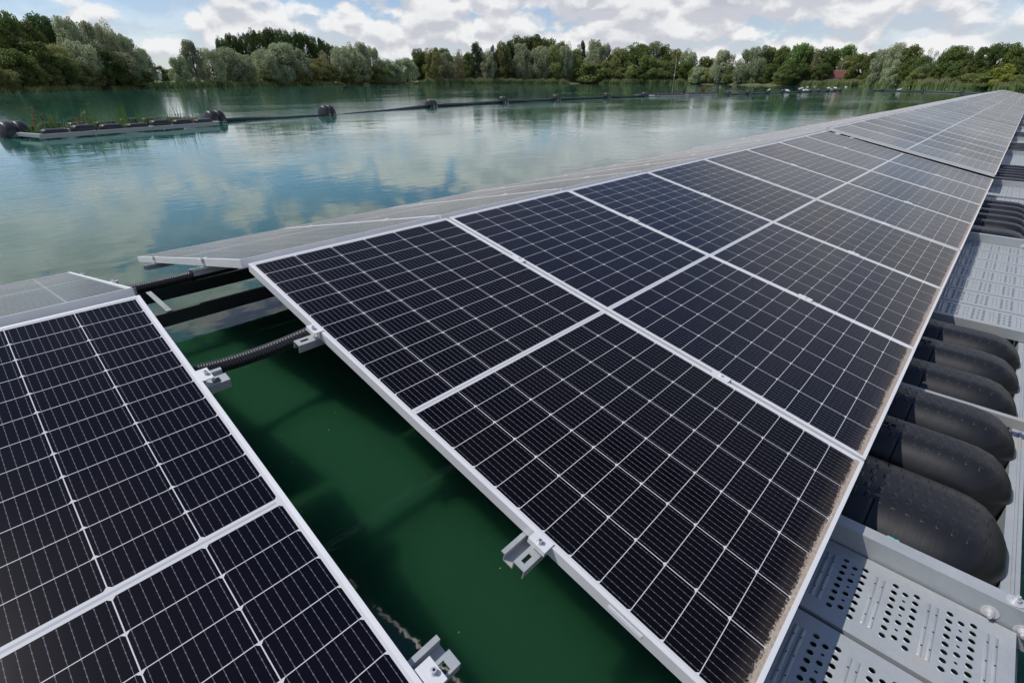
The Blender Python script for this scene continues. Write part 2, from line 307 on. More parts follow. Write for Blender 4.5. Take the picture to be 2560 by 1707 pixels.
ML={k:mat('foliage_'+n,build=leaf(*LEAF[k])) for k,n in dict(W='silver_willow',V='silver_bush',P='dark_poplar',D='dark_broadleaf',G='green_broadleaf',O='olive',C='dark_columnar',T='tan',S='sparse',Y='yellow_green',B='olive_bush').items()}
M['bark']=mat('bark',(.09,.075,.055),.9)
def reedm(nt,b):
    g=nt.nodes.new('ShaderNodeNewGeometry'); x,y,z=sep(texco('Object'))
    c=mixc(E(g.outputs['Random Per Island']),(.11,.17,.045),(.21,.26,.09)); c=mixc(smooth(z,.9,1.5)*.55,c,(.26,.22,.12)); setin(nt,b,'Base Color',c)
M['reed']=mat('reeds',rough=.8,build=reedm)
M['sprout']=mat('young_plant',(.12,.20,.03),.7)
M['drystem']=mat('dry_stems',(.20,.12,.06),.9)
M['gull']=mat('gull_feathers',(.72,.72,.72),.7)

# ---------------------------------------------------------------- water and land
ZW=-.86
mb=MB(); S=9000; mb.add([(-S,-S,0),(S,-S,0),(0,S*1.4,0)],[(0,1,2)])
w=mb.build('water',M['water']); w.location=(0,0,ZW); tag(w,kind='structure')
def shore(az):
    az=(az+180)%360-180
    A=[-180]+[a for a,_ in SHORE]+[180]; D=[90]+[d for _,d in SHORE]+[90]
    r=float(np.interp(az,A,D)); return r+2.2*math.sin(az*.9)+1.3*math.sin(az*2.3+1)+.8*math.sin(az*5.1)
mb=MB(); N=720; rings=[(-1.5,-1.2),(0,ZW-.02),(.6,ZW+.22),(5,-.25),(16,.15),(60,.5),(300,1.),(3600,1.)]
vs=[]
for dr,z in rings:
    for k in range(N):
        a=k*360/N; r=shore(a)+dr; j=.0 if dr<4 else .25*math.sin(a*3.3+dr)
        vs.append((CX+r*math.cos(R(a)),CY+r*math.sin(R(a)),z+j))
fs=[(i*N+k,i*N+(k+1)%N,(i+1)*N+(k+1)%N,(i+1)*N+k) for i in range(len(rings)-1) for k in range(N)]
fs=[tuple(reversed(f)) for f in fs]
mb.add(vs,fs,0,True); g=mb.build('ground',M['ground']); tag(g,kind='structure')

# ---------------------------------------------------------------- solar panels
TILT=.21419
def frame_mesh():
    mb=MB(); W,L,T,l=PW,PL,PT,.011
    for (x0,x1,y0,y1) in ((0,W,-l,0),(0,W,-L,-L+l),(0,l,-L+l,-l),(W-l,W,-L+l,-l)): mb.box(x0,x1,y0,y1,-.0045,0)
    t=.002
    for (x0,x1,y0,y1) in ((0,W,-t,0),(0,W,-L,-L+t),(0,t,-L+t,-t),(W-t,W,-L+t,-t)): mb.box(x0,x1,y0,y1,-T,-.0045)
    for (x0,x1,y0,y1) in ((t,W-t,-.03,-t),(t,W-t,-L+t,-L+.03),(t,.03,-L+.03,-.03),(W-.03,W-t,-L+.03,-.03)): mb.box(x0,x1,y0,y1,-T,-T+.002)
    # shallow groove line of the lip
    return mb.mesh('frame',[M['alu']])
def glass_mesh(mt):
    mb=MB(); l=.011; z=-.0012
    mb.add([(l,-PL+l,z),(PW-l,-PL+l,z),(PW-l,-l,z),(l,-l,z)],[(0,1,2,3)],0)
    mb.add([(l,-PL+l,-.0044),(PW-l,-PL+l,-.0044),(PW-l,-l,-.0044),(l,-l,-.0044)],[(3,2,1,0)],1)
    return mb.mesh('glass',[mt,M['back']])
FR=frame_mesh(); GO=glass_mesh(M['cells_out']); GI=glass_mesh(M['cells_in']); GB=glass_mesh(M['cells_back'])
def midclamp_mesh():
    mb=MB(); mb.box(-.018,.018,-.035,.035,.0003,.0035); mb.box(-.006,.006,-.03,.03,-.03,.0003); mb.tube([(0,0,.0030),(0,0,.010)],.0065,8); return mb.mesh('clamp',[M['alu']])
MC=midclamp_mesh()
def panel(u,back,glass=GO,z=0.,yaw=0.,y=0.,clamps=True,rise=0.):
    root=empty('solar_panel')
    if not back: root.location=(u,y,z); root.rotation_euler=(TILT,0,yaw)
    else: root.location=(u+PW-.012,y+.050,z+.008); root.rotation_euler=(TILT,0,math.pi+yaw)
    link(bpy.data.objects.new('frame',FR),root); link(bpy.data.objects.new('glass',glass),root)
    if clamps:
        for v in (.53,1.60):
            c=link(bpy.data.objects.new('clamp',MC),root); c.location=((PW+.009) if not back else -.009,-v,0)
    return root
PITCH_=1.0565; SEC=8.63; NS=8
jit=random.Random(3)
for s in range(NS):
    dz=[0,.030,.018,.006,.012,.0,.006,.0][s]
    for k in range(8):
        u=s*SEC+k*PITCH_+.006
        a=panel(u,False,z=dz+jit.uniform(-.0012,.0012),clamps=k<7); a.rotation_euler.x+=R(jit.uniform(-.12,.12)); a.rotation_euler.y=R(jit.uniform(-.15,.15))
        tag(a,'near slope panel, %s of eight in the %s block beyond the gap'%(ordw(k+1),ordw(s+1)),'solar panel','solar panels of the long row')
        a=panel(u,True,GB,z=dz-.001,clamps=k<7 and s<3)
        tag(a,'far slope panel, %s of eight in the %s block beyond the gap'%(ordw(k+1),ordw(s+1)),'solar panel','solar panels of the long row')
LZ,LY=-.004,-.045
for k in (0,1):
    u=-.383-PW-k*PITCH_
    a=panel(u,False,GI,z=LZ,y=LY,yaw=R(-.6) if k==0 else R(-.6),clamps=False)
    tag(a,'black near slope panel left of the open gap, '+('beside the gap' if k==0 else 'the outer one'),'solar panel','solar panels left of the gap')
    a=panel(u+.012,True,GB,z=-.008,y=-.021,clamps=False)
    tag(a,'pale grey looking solar panel sloping away '+('beside the gap at left' if k==0 else 'further left of the gap'),'solar panel','solar panels left of the gap')
for k in (2,3,4):  # left array extended out of view, added to keep light off the water
    u=-.383-PW-k*PITCH_
    a=panel(u,False,GI,z=LZ,y=LY-.02,yaw=R(-.6),clamps=False); tag(a,'%s black near slope panel left of the open gap, unseen'%ordw(k+1),'solar panel','solar panels left of the gap')
    a=panel(u,True,GB,z=-.008,y=-.021,clamps=False); tag(a,'%s far slope panel left of the open gap, unseen'%ordw(k+1),'solar panel','solar panels left of the gap')
for k in range(12):  # unseen row past the walkway, added to shade the water in the gap
    u=-4.2+k*PITCH_
    a=panel(u,True,z=0,y=-5.10,clamps=False); tag(a,'unseen panel on the upper slope of the next row behind the walkway, %s along'%ordw(k+1),'solar panel','unseen solar panels of the next row')
    a=panel(u,False,z=0,y=-5.16,clamps=False); tag(a,'unseen panel on the lower slope of the next row behind the walkway, %s along'%ordw(k+1),'solar panel','unseen solar panels of the next row')
# serial sticker on frame side of first panel
# ---------------------------------------------------------------- rails, clamps, conduits, beams in the gap
def local(name,y=0,z=0,back=False,u=0): 
    return empty(name,(u,y if not back else y+.050,z if not back else z+.006),(TILT,0,0 if not back else math.pi))
def rail_mb(x0,x1,hole,z0=-PT):
    # hat shaped rail along x: trough beside a top flange, x0 = free end carrying a slot
    mb=MB(); t=.0025; z=z0-.0005
    a,b_=-.016,.020     # top flange (local y range)
    sgn=1 if x1>x0 else -1
    h0,h1=(x0+sgn*.016,x0+sgn*.045)
    X=sorted((x0,x1)); H=sorted((h0,h1)); m0,m1=-.002,.009
    if hole=='round': m0,m1=-.010,.012; H=sorted((x0+sgn*.022,x0+sgn*.044))
    mb.box(X[0],X[1],a,m0,z-t,z); mb.box(X[0],X[1],m1,b_,z-t,z)
    mb.box(X[0],H[0],m0,m1,z-t,z); mb.box(H[1],X[1],m0,m1,z-t,z)
    mb.box(X[0],X[1],a,a+t,z-.031,z-t); mb.box(X[0],X[1],b_-t,b_,z-.031,z-t)
    mb.box(X[0],X[1],b_,b_+.030,z-.031,z-.031+t)
    mb.box(X[0],X[1],b_+.030-t,b_+.030,z-.031+t,z-.004); mb.box(X[0],X[1],b_+.030,b_+.040,z-.004-t,z-.004)
    return mb
def endclamp(parent,x,v,sgn):
    mb=MB(); 
    X=lambda a,b:(min(a,b),max(a,b))
    mb.box(*X(x+sgn*.002,x+sgn*.010),-.027,.027,.0004,.003)        # tongue over the frame lip
    mb.box(*X(x-sgn*.026,x+sgn*.002),-.027,.027,-.0005,.0025)
    mb.box(*X(x-sgn*.026,x-sgn*.0238),-.027,.027,-.014,-.0005)
    mb.box(*X(x-sgn*.004,x-sgn*.001),-.024,.024,-.034,-.0005)
    o=mb.build('clamp',M['alu'],parent); o.location=(0,-v,0)
    b=MB(); b.tube([(x-sgn*.014,0,.0015),(x-sgn*.014,0,.0035)],.0085,14); b.tube([(x-sgn*.014,0,.0030),(x-sgn*.014,0,.0125)],.0058,12); b.tube([(x-sgn*.014,0,.0121),(x-sgn*.014,0,.0129)],.003,6,1)
    bo=b.build('bolt',[M['stainless'],M['black']],o)
XR=.006; XL=-.383
for back in (False,True):
    for i,v in enumerate((.533,1.597)):
        side='far' if back else 'near'; pos='upper' if i==0 else 'lower'
        # right hand rail runs under the whole first block
        r=local('mounting_rail',z=0,back=back)
        sg=-1 if back else 1
        mb=rail_mb(sg*(XR-.078),sg*(SEC-.2),'slot'); o=mb.build('channel',M['galv'],r); o.location=(0,-v,0)
        endclamp(r,sg*XR,v,sg)
        tag(r,'slotted grey rail end with clamp, %s one on the %s slope right of gap'%(pos,side),'mounting rail','rail ends at the gap')
        r=local('mounting_rail',y=LY,z=LZ,back=back)
        mb=rail_mb(sg*(XL+.070),sg*(XL-2.1),'round'); o=mb.build('channel',M['galv'],r); o.location=(0,-v-(.0 if not back else 0),0)
        endclamp(r,sg*(XL-.004*i),v,-sg)
        tag(r,'grey rail end with round hole, %s one on the %s slope left of gap'%(pos,side),'mounting rail','rail ends at the gap')
# white sticker on the frame side of the first panel: part of that panel
p0=[o for o in bpy.data.objects if o.get('label')=='near slope panel, first of eight in the first block beyond the gap'][0]
mb=MB(); mb.box(-.0012,-.0004,-1.89,-1.80,-.022,-.010); mb.build('sticker',M['label'],p0)
def conduit(pts,r,label):
    n=220; P=[Vector(p) for p in pts]
    def bez(t): return (1-t)**3*P[0]+3*(1-t)**2*t*P[1]+3*(1-t)*t*t*P[2]+t**3*P[3]
    c=[bez(i/n) for i in range(n+1)]; L=sum((c[i+1]-c[i]).length for i in range(n))
    rr=[r*(1 if (int(i/n*L/.0045)%2) else .86) for i in range(n+1)]
    mb=MB(); mb.tube(c,rr,18)
    return mb,label
def corr(pts,r,label,straps):
    n=100; P=[Vector(p) for p in pts]
    def bez(t): return (1-t)**3*P[0]+3*(1-t)**2*t*P[1]+3*(1-t)*t*t*P[2]+t**3*P[3]
    L=(P[3]-P[0]).length; rib=int(L/.0095); c=[];rr=[]
    for i in range(rib):
        for f,k in ((0,.84),(.12,.98),(.3,1.),(.5,1.),(.62,.98),(.74,.84)):
            c.append(bez((i+f)/rib)); rr.append(r*k)
    mb=MB(); mb.tube(c,rr,20); o=mb.build('corrugated_conduit',M['conduit']); tag(o,label,'conduit','black conduits crossing the gap')
    for t in straps:
        a=bez(t); b=bez(t+.012); s=MB(); s.tube([a,b],[r*1.05,r*1.05],18); s.build('strap',M['black'],o)
ct,st=math.cos(TILT),math.sin(TILT)
def PN(u,v,n): return (u,-v*ct-n*st,-v*st+n*ct)
corr([PN(-.46,.46,-.05),PN(-.31,.49,-.062),PN(-.16,.50,-.064),PN(.12,.46,-.05)],.0235,'ribbed black conduit crossing the gap beside the near slope clamps',(.93,.12))
def QN(u,v,n): return (u,.050+v*ct+n*st,-v*st+n*ct)
corr([QN(-.50,.46,-.05),QN(-.33,.47,-.06),QN(-.15,.50,-.06),QN(.14,.56,-.06)],.0235,'ribbed black conduit crossing the gap beyond the ridge',(.72,))
# long platform beams below the ridge, bridging the gap
def beam(y,z,label):
    mb=MB(); mb.box(-3.,70,y-.003,y,z-.085,z); mb.box(-3.,70,y-.0,y+.022,z-.003,z); mb.box(-3.,70,y,y+.03,z-.085,z-.082)
    o=mb.build('channel_beam',M['steel_dark']); tag(o,label,'beam','long beams bridging the gap')
beam(1.82,-.605,'black channel beam crossing the open gap, the farther of two')
beam(1.34,-.605,'black channel beam crossing the open gap, the nearer of two')
mb=MB(); mb.box(-.080,-.050,1.345,1.86,-.600,-.597); mb.box(-.053,-.050,1.345,1.86,-.622,-.600); o=mb.build('cross_bar',M['galv']); tag(o,'pale flat bar joining the two black beams beside the left panels','cross bar')
# posts and sloped supports hidden below the panels
for s in range(4):
    for x in (1.2,4.3,7.4):
        mb=MB()
        for sy in (-1,1):
            mb.tube([(x+s*SEC,sy*1.62,-.62),(x+s*SEC,sy*1.60,-.42)],.018,6); mb.tube([(x+s*SEC,sy*.56,-.62),(x+s*SEC,sy*.54,-.19)],.018,6)
        mb.box(x+s*SEC-.02,x+s*SEC+.02,-1.95,1.95,-.66,-.62)
        o=mb.build('support_frame',M['steel_dark']); tag(o,'steel support frame under the panels, hidden in shade','support frame','support frames under the row')

# ---------------------------------------------------------------- walkway
ZD=-.66; YE=-2.52
def plank_parts():
    mb=MB(); t=.0015; Wd=.309; hw=Wd/2; YS=-1.97
    # coordinates local: x across the plank, y along; strips along y
    def quad(x0,x1,y0,y1): mb.add([(x0,y0,0),(x1,y0,0),(x1,y1,0),(x0,y1,0)],[(0,1,2,3)])
    def cell(x0,x1,y0,y1,r):
        cx,cy=(x0+x1)/2,(y0+y1)/2; out=[];rim=[];inn=[];low=[]
        P4=[(x0,y0),(x1,y0),(x1,y1),(x0,y1)]
        for q in range(4):
            (ax,ay),(bx,by)=P4[q],P4[(q+1)%4]
            for k in range(4): out.append((ax+(bx-ax)*k/4,ay+(by-ay)*k/4,0))
        n=16; ang=[math.atan2(p[1]-cy,p[0]-cx) for p in out]
        for rr,z,L_ in ((r*1.22,0,rim),(r*1.03,.0010,inn),(r*1.0,-.0003,low)):
            for a in ang: L_.append((cx+math.cos(a)*rr,cy+math.sin(a)*rr,z))
        vs=out+rim+inn+low
        mb.add(vs,[(j*n+k,j*n+(k+1)%n,(j+1)*n+(k+1)%n,(j+1)*n+k) for j in range(3) for k in range(n)])
    # make ring points hit the corners exactly by using 16 angles incl. corners: handled by square cells
    mod=.127; px=.0287; hx=8*px/2; cw=.0125
    y=YE+.010; rows=[]
    c0=-2.471
    cur=YE
    segs=[]
    c=c0
    while c<YS-.1:
        segs.append(('rib',c-.009)); segs.append(('rib',c+.009))
        segs.append(('big8',c+.0375)); segs.append(('mid',c+.063)); segs.append(('big8',c+.0885))
        c+=mod
    for kind,yc in segs:
        if kind=='rib': continue
        y0,y1=yc-cw,yc+cw
        quad(-hw,hw,cur,y0)
        quad(-hw,-hx,y0,y1); quad(hx,hw,y0,y1)
        if kind=='mid':
            quad(-hx,-hx+px/2,y0,y1); quad(hx-px/2,hx,y0,y1)
            for i in range(7): cell(-hx+px*(i+.5),-hx+px*(i+1.5),y0,y1,.0074 if i%2==0 else .0040)
        else:
            for i in range(8): cell(-hx+i*px,-hx+(i+1)*px,y0,y1,.0076)
        cur=y1
    quad(-hw,hw,cur,YS)
    for kind,yc in segs:
        if kind!='rib': continue
        n=6; pts=[]
        for xx,k in ((-.100,0),(-.096,.8),(.096,.8),(.100,0)):
            for j in range(n+1):
                a=math.pi*j/n; pts.append((xx,yc+math.cos(a)*.0052,.0003+math.sin(a)*.0042*k))
        fs=[(i*(n+1)+j,i*(n+1)+j+1,(i+1)*(n+1)+j+1,(i+1)*(n+1)+j) for i in range(3) for j in range(n)]
        mb.add(pts,[tuple(reversed(f)) for f in fs],0,True)
        for q in (-.065,0,.065):
            mb.tube([(q,yc-.001,.0044),(q,yc-.001,.0048)],.0022,8,1)
    # folded sides, end face
    for sx in (-1,1):
        mb.box(min(sx*hw,sx*(hw-t)),max(sx*hw,sx*(hw-t)),YE,YS,-.06,-.0002)
    mb.box(-hw+t,hw-t,YE,YE+t,-.06,-.0002)
    # end hole plug
    return mb.mesh('deck',[M['galv'],M['black']])
DECK=plank_parts()
def bolt_mesh(mats):
    # axis along -x, washer at x=0
    mb=MB(); mb.tube([(0,0,0),(-.002,0,0)],.020,24); mb.tube([(-.001,0,0),(-.004,0,0)],.011,20); mb.tube([(-.003,0,0),(-.012,0,0)],.0095,6); mb.tube([(-.011,0,0),(-.022,0,0)],.0052,14)
    return mb.mesh('bolt',mats)
BOLT=bolt_mesh([M['stainless']])
def float_mesh():
    W,L,H=.305,1.10,.46; a,b,c=W/2,L/2,H/2
    bm=bmesh.new(); bmesh.ops.create_cube(bm,size=2); bmesh.ops.subdivide_edges(bm,edges=bm.edges[:],cuts=23,use_grid_fill=True)
    
    for v in bm.verts:
        x,y,z=v.co; p=Vector((x*a,y*b,z*c)); r=.115
        q=Vector((max(-a+r,min(a-r,p.x)),max(-b+r,min(b-r,p.y)),max(-c+r,min(c-r,p.z))))
        # evenly redistribute
        d=p-q
        if d.length>1e-6: p=q+d.normalized()*r
        # seam groove running round the block at two places and a shallow waist along the sides
        for yc in (-.17,):
            g=math.exp(-((p.y-yc)/.006)**2); s=Vector((p.x/a,0,p.z/c)); p-= s*.006*g*(1 if abs(p.x)>.10 else .15)
        # crown of the top
        if p.z>0: p.z-= .010*(p.x/a)**2
        # end tapers slightly upwards
        t=(abs(p.y)-.36)/.19
        if t>0: p.x*=1-.42*t**2.2; p.z*=1-.22*t**2.2
        v.co=p
    me=bpy.data.meshes.new('float_body'); bm.to_mesh(me); bm.free()
    for p in me.polygons: p.use_smooth=True
    me.materials.append(M['float']); return me
FLOAT=float_mesh()
def cap_mesh():
    mb=MB(); mb.tube([(0,0,0),(0,0,.004)],.036,28); mb.tube([(0,0,.0041),(0,0,.0046)],.030,28,1)
    mb.box(-.022,.022,-.004,.004,.0048,.010); mb.box(-.004,.004,-.022,.022,.0050,.011); return mb.mesh('cap',[M['float'],M['drum']])
CAP=cap_mesh()
def add_float(x,label,cap,i):
    e=empty('pontoon_float',(x,-1.962,-.825+.0015*((i*7)%5)),(0,0,R(((i*37)%7-3)*.25)))
    link(bpy.data.objects.new('float_body',FLOAT),e)
    if i%6==0: e.scale.x=1.5; e.location.x-=.075
    if cap: c=link(bpy.data.objects.new('cap',CAP),e); c.location=(-.01,-.13,.2265)
    return tag(e,label,'float','black floats along the walkway')
def add_plank(x,label):
    e=empty('steel_plank',(x,0,ZD)); link(bpy.data.objects.new('deck',DECK),e); return tag(e,label,'plank','perforated planks of the walkway')
def add_channel(x,label,full=False):
    e=empty('cross_channel',(x,0,0)); mb=MB()
    mb.box(-.002,.0005,YE-.10,-1.8,-.715,-.592); mb.box(-.002,.045,YE-.10,-1.8,-.5918,-.5893); mb.box(.0005,.04,YE-.10,-1.8,-.715,-.7125)
    o=mb.build('channel',M['galv'],e)
    for yy,zz in ((-2.458,-.640),(-2.530,-.652)):
        b=link(bpy.data.objects.new('bolt',BOLT),o); b.location=(-.0022,yy,zz); b.scale=(1,1,1)
    b=link(bpy.data.objects.new('bolt',BOLT),o); b.location=(.022,-2.492,-.5885); b.rotation_euler=(0,R(90),0)
    return tag(e,label,'channel','cross channels of the walkway')
pz=[(-.105,3,'near'),(3.33,7,'middle'),(8.05,1,'end')]
nsec=['first','second','third','fourth']
for s in range(4):
    o=s*SEC
    for pi,(x0,n,nm) in enumerate(pz):
        for k in range(n):
            add_plank(o+x0+.1625+k*.325,'perforated steel plank, %s in the %s plank group of the %s walkway bay'%(ordw(k+1),nm,nsec[s]))
    add_channel(o+.872,'bolted steel channel past the near plank group of the %s walkway bay'%nsec[s])
    add_channel(o+5.607,'grey steel channel past the middle plank group of the %s walkway bay'%nsec[s])
    for z0,nm in ((1.29,'near'),(6.03,'far')):
        for k in range(6):
            x=z0+k*.327+(.03 if k>2 else 0)
            add_float(o+x,'black float, %s of six in the %s float group of the %s walkway bay'%(ordw(k+1),nm,nsec[s]),k in (1,4),s*12+k)
        mb=MB(); mb.box(o+z0+2.5*.327-.01+.0,o+z0+2.5*.327-.01+.028,YE-.03,-1.9,-.640,-.636); mb.box(o+z0+2.5*.327-.01,o+z0+2.5*.327-.01+.003,YE-.03,-1.9,-.68,-.640)
        b=mb.build('cross_bar',M['galv']); tag(b,'thin steel bar splitting the %s float group of the %s walkway bay'%(nm,nsec[s]),'cross bar','cross bars between the floats')
mb=MB(); mb.box(-1,36,-2.545,-2.50,-.728,-.724); mb.box(-1,36,-2.503,-2.50,-.80,-.728); mb.box(-1,36,-2.530,-2.522,-.724,-.718); mb.box(-1,36,-2.545,-2.542,-.80,-.728)
o=mb.build('side_rail',M['galv']); tag(o,'long grey rail under the outer ends of the floats along the walkway','rail')
# knot of teal rope beside the nearest float
mb=MB(); rr=random.Random(2)
for k in range(7):
    a=k*.9; c=Vector((.925+.004*math.sin(k*2.1),-2.215+.006*math.cos(k*1.7),-.606+.004*math.sin(k*3)))
    pts=[c+Vector((.004*math.cos(a+q),.012*math.cos(q+k),.010*math.sin(q))) for q in [i*.7 for i in range(10)]]
    mb.tube(pts,.0028,6)
o=mb.build('rope_knot',M['rope']); tag(o,'small knot of teal rope tucked behind the channel by the nearest float','rope')

# ---------------------------------------------------------------- floating boom
def V3(x,y,z=ZW): return Vector((x,y,z))
BF=[(.82,18.3),(6.75,20.3),(11.9,21.3),(20.3,24.2),(28.2,25.8),(35.6,26.8),(43.9,27.3),(50.1,26.9),(65.1,24.3),(71.0,24.2),(76.6,23.6),(82.2,23.6),(88.0,23.0),(91.5,22.5),(95.2,22.3),(99.0,22.0),(102.6,21.9),(105.6,21.8)]
SCB=1.04
BF2=[(112.5,16.8),(107.5,10.6),(105.5,5.6)]
def scb(L): return [(CX+(x-CX)*SCB,CY+(y-CY)*SCB) for x,y in L]
BF=scb(BF); BF2=scb(BF2)
def drum_mesh():
    mb=MB(); n=36
    for s in (-1,1):
        prof=[(.03,.02),(.03,.34),(.045,.375),(.10,.395),(.30,.395),(.39,.36),(.43,.27),(.44,.02)]
        vs=[];m_=len(prof)
        for (px,pr) in prof:
            for k in range(n):
                a=2*math.pi*k/n; vs.append((s*px,pr*math.cos(a),pr*math.sin(a)))
        fs=[(i*n+k,i*n+(k+1)%n,(i+1)*n+(k+1)%n,(i+1)*n+k) for i in range(m_-1) for k in range(n)]
        if s<0: pass
        else: fs=[tuple(reversed(f)) for f in fs]
        mb.add(vs,fs,0,True)
    return mb.mesh('drum',[M['drum']])
DR=drum_mesh()
def strap_mesh():
    mb=MB(); mb.tube([(-.028,0,0),(.028,0,0)],.30,30)
    for s in (-1,1):
        for y in (-.33,):
            mb.tube([(s*.2,-.385,.02),(s*.2,-.40,.02)],.022,10,1)
            mb.box(s*.2-.12,s*.2+.12,-.41,-.385,-.035,-.02,1)
    return mb.mesh('strap',[M['drum'],M['stainless']])
ST=strap_mesh()
def boom_float(x,y,ang,label):
    e=empty('boom_float',(x,y,ZW+.06),(0,0,ang)); e.scale=(.74,.84,.96); link(bpy.data.objects.new('drum',DR),e); link(bpy.data.objects.new('strap',ST),e)
    return tag(e,label,'boom float','drum floats on the boom')
def direc(L,i):
    a=L[max(i-1,0)]; b=L[min(i+1,len(L)-1)]; return math.atan2(b[1]-a[1],b[0]-a[0])
for i,(x,y) in enumerate(BF): boom_float(x,y,direc(BF,i),'split black drum float on the long boom, %s from the left'%ordw(i+1))
for i,(x,y) in enumerate(BF2): boom_float(x,y,R(-75),'black drum float on the distant boom at right, %s from the left'%ordw(i+1))
def pipe(a,b,lab,sag0=0.,sag1=0.,r=.13):
    a=Vector(a);b=Vector(b); n=14; pts=[]
    for i in range(n+1):
        t=i/n; p=a.lerp(b,t); p.z+=sag0*(1-t)+sag1*t+.012*math.sin(t*9); pts.append(p)
    o=MB().tube(pts,r,14).build('boom_pipe',M['drum']); tag(o,lab,'boom pipe','pipe lengths of the boom')
for i in range(1,len(BF)-1):
    if i==7: continue
    lab='black boom pipe floating between the %s and %s drum floats'%(ordw(i+1),ordw(i+2))
    z={1:(.05,-.05),2:(-.09,.07)}.get(i,(.07,.07))
    pipe(V3(*BF[i]),V3(*BF[i+1]),lab,*z,r=.085 if i in (1,2) else .09)
for i in range(2): pipe(V3(*BF2[i]),V3(*BF2[i+1]),'black boom pipe on the distant boom at right, %s length'%ordw(i+1),.05,.05,.14)
pipe(V3(*BF2[2]),V3(96,1.6),'black boom pipe on the distant boom at right, third length',.05,.05,.14)
pipe(V3(*BF2[0]),V3(114.5,18.6),'short black pipe end left of the distant boom',.05,.05,.14)

# ---------------------------------------------------------------- planted rafts
def raft_float_mesh():
    bm=bmesh.new(); bmesh.ops.create_cube(bm,size=2); bmesh.ops.subdivide_edges(bm,edges=bm.edges[:],cuts=7,use_grid_fill=True)
    for v in bm.verts:
        p=Vector((v.co.x*.43,v.co.y*.16,v.co.z*.12)); r=.10
        q=Vector((max(-.33,min(.33,p.x)),max(-.06,min(.06,p.y)),max(-.02,min(.02,p.z)))); d=p-q; p=q+d.normalized()*r if d.length>0 else p; v.co=p
    me=bpy.data.meshes.new('raft_float'); bm.to_mesh(me); bm.free()
    for p in me.polygons: p.use_smooth=True
    me.materials.append(M['drum']); return me
RF=raft_float_mesh()
def raft(loc,ang,L,W,label,crossbars):
    e=empty('planted_raft',loc,(0,0,ang)); mb=MB()
    for y0 in (0,W-.06): mb.box(0,L,y0,y0+.004,.03,.145); mb.box(0,L,y0+.004,y0+.06,.141,.145)
    for x in crossbars: mb.box(x,x+.12,-.02,W+.02,.1455,.150); mb.box(x,x+.005,-.02,W+.02,.06,.1455)
    mb.build('raft_frame',M['galv'],e)
    n=int(L/.72)
    for y in (.28,W-.28):
        for k in range(n):
            f=link(bpy.data.objects.new('raft_float',RF),e); f.location=(.5+k*(L-.9)/(n-1),y,.165); f.rotation_euler=(0,0,R((k*13)%5-2))
            f.scale=(.72,1.,.75+.22*((k*5)%3))
    return tag(e,label,'raft','planted rafts on the boom')
def blades(name,label,loc,n,h,spread,m,lean=.25,w=.012,leafy=False,seed=0):
    rr=random.Random(seed); mb=MB()
    for i in range(n):
        bx,by=rr.gauss(0,spread),rr.gauss(0,spread*.6); hh=h*rr.uniform(.5,1.); a=rr.uniform(0,6.28); l=rr.uniform(0,lean)*hh
        tip=Vector((bx+l*math.cos(a),by+l*math.sin(a),hh)); base=Vector((bx,by,0)); mid=base.lerp(tip,.5)+Vector((0,0,hh*.06))
        mb.tube([base,mid,tip],[w*.5,w*.45,w*.1],4)
        if leafy:
            for k in range(8):
                t=.2+.8*k/8; p=base.lerp(tip,t); q=rr.uniform(0,6.28); d=Vector((math.cos(q),math.sin(q),.4))*h*.13*(1.2-t*.6)
                sidev=Vector((-math.sin(q),math.cos(q),0))*w*.8
                mb.add([p-sidev,p+sidev,p+d],[(0,1,2)])
    o=mb.build(name,m); o.location=loc; return tag(o,label,'plant','plants growing on the rafts')
R1=(1.25,17.6,ZW); A1=R(17.5)
raft(R1,A1,5.5,2.3,'long grey planted raft with black floats and sprouting reeds at left',(.0,1.35,3.1,5.5))
raft((-4.35,16.75,ZW),A1*.6,4.75,2.3,'grey raft cut off by the left edge of the picture',(.0,2.3,4.58))
def onraft(u,v,z=.13): return (R1[0]+u*math.cos(A1)-v*math.sin(A1),R1[1]+u*math.sin(A1)+v*math.cos(A1),ZW+z)
k=0
for (u,v,n,h,m,leafy,lab) in ((.75,.9,12,.62,'sprout',False,'yellow-green reed tuft near the left end of the left raft'),(.35,.8,7,.35,'sprout',False,'short green tuft at the left corner of the left raft'),
    (1.0,2.0,4,.75,'drystem',True,'tall dry brown stem at the back of the left raft'),(1.55,1.0,3,.62,'drystem',True,'reddish leafy weed left of the middle of the left raft'),(1.85,1.1,3,.80,'sprout',True,'bright green leafy weed beside the reddish one on the left raft'),
    (2.25,1.6,6,.7,'sprout',False,'thin green reeds behind the leafy weeds on the left raft'),(2.8,1.3,4,.85,'sprout',False,'single tall green reed clump at the middle of the left raft'),(3.3,1.7,9,.8,'sprout',False,'fine upright reeds right of the middle of the left raft'),
    (3.75,1.5,6,.65,'sprout',False,'small reed clump behind the wide crossbar of the left raft'),(4.2,1.2,5,.65,'sprout',False,'sparse reeds over the dark floats of the left raft'),(4.55,1.2,6,.75,'sprout',False,'reed tuft at the start of the brown patch on the left raft'),
    (5.0,1.3,6,.75,'sprout',False,'reed tuft in the middle of the brown patch on the left raft'),(5.4,1.3,5,.75,'sprout',False,'reed tuft at the right end of the left raft')):
    blades('reed_tuft' if not leafy else 'weed',lab,onraft(u,v),int(n*1.6),h*1.0,.10,M[m],.3,.015 if not leafy else .03,leafy,k); k+=1
rr=random.Random(9); mb=MB()
for i in range(420):
    u,v=rr.uniform(4.5,5.55),rr.uniform(.5,1.9); p=Vector(onraft(u,v,.17)); a=rr.uniform(0,6.28); q=p+Vector((math.cos(a)*.09,math.sin(a)*.09,rr.uniform(.02,.12)))
    mb.tube([p,q],[.008,.004],4)
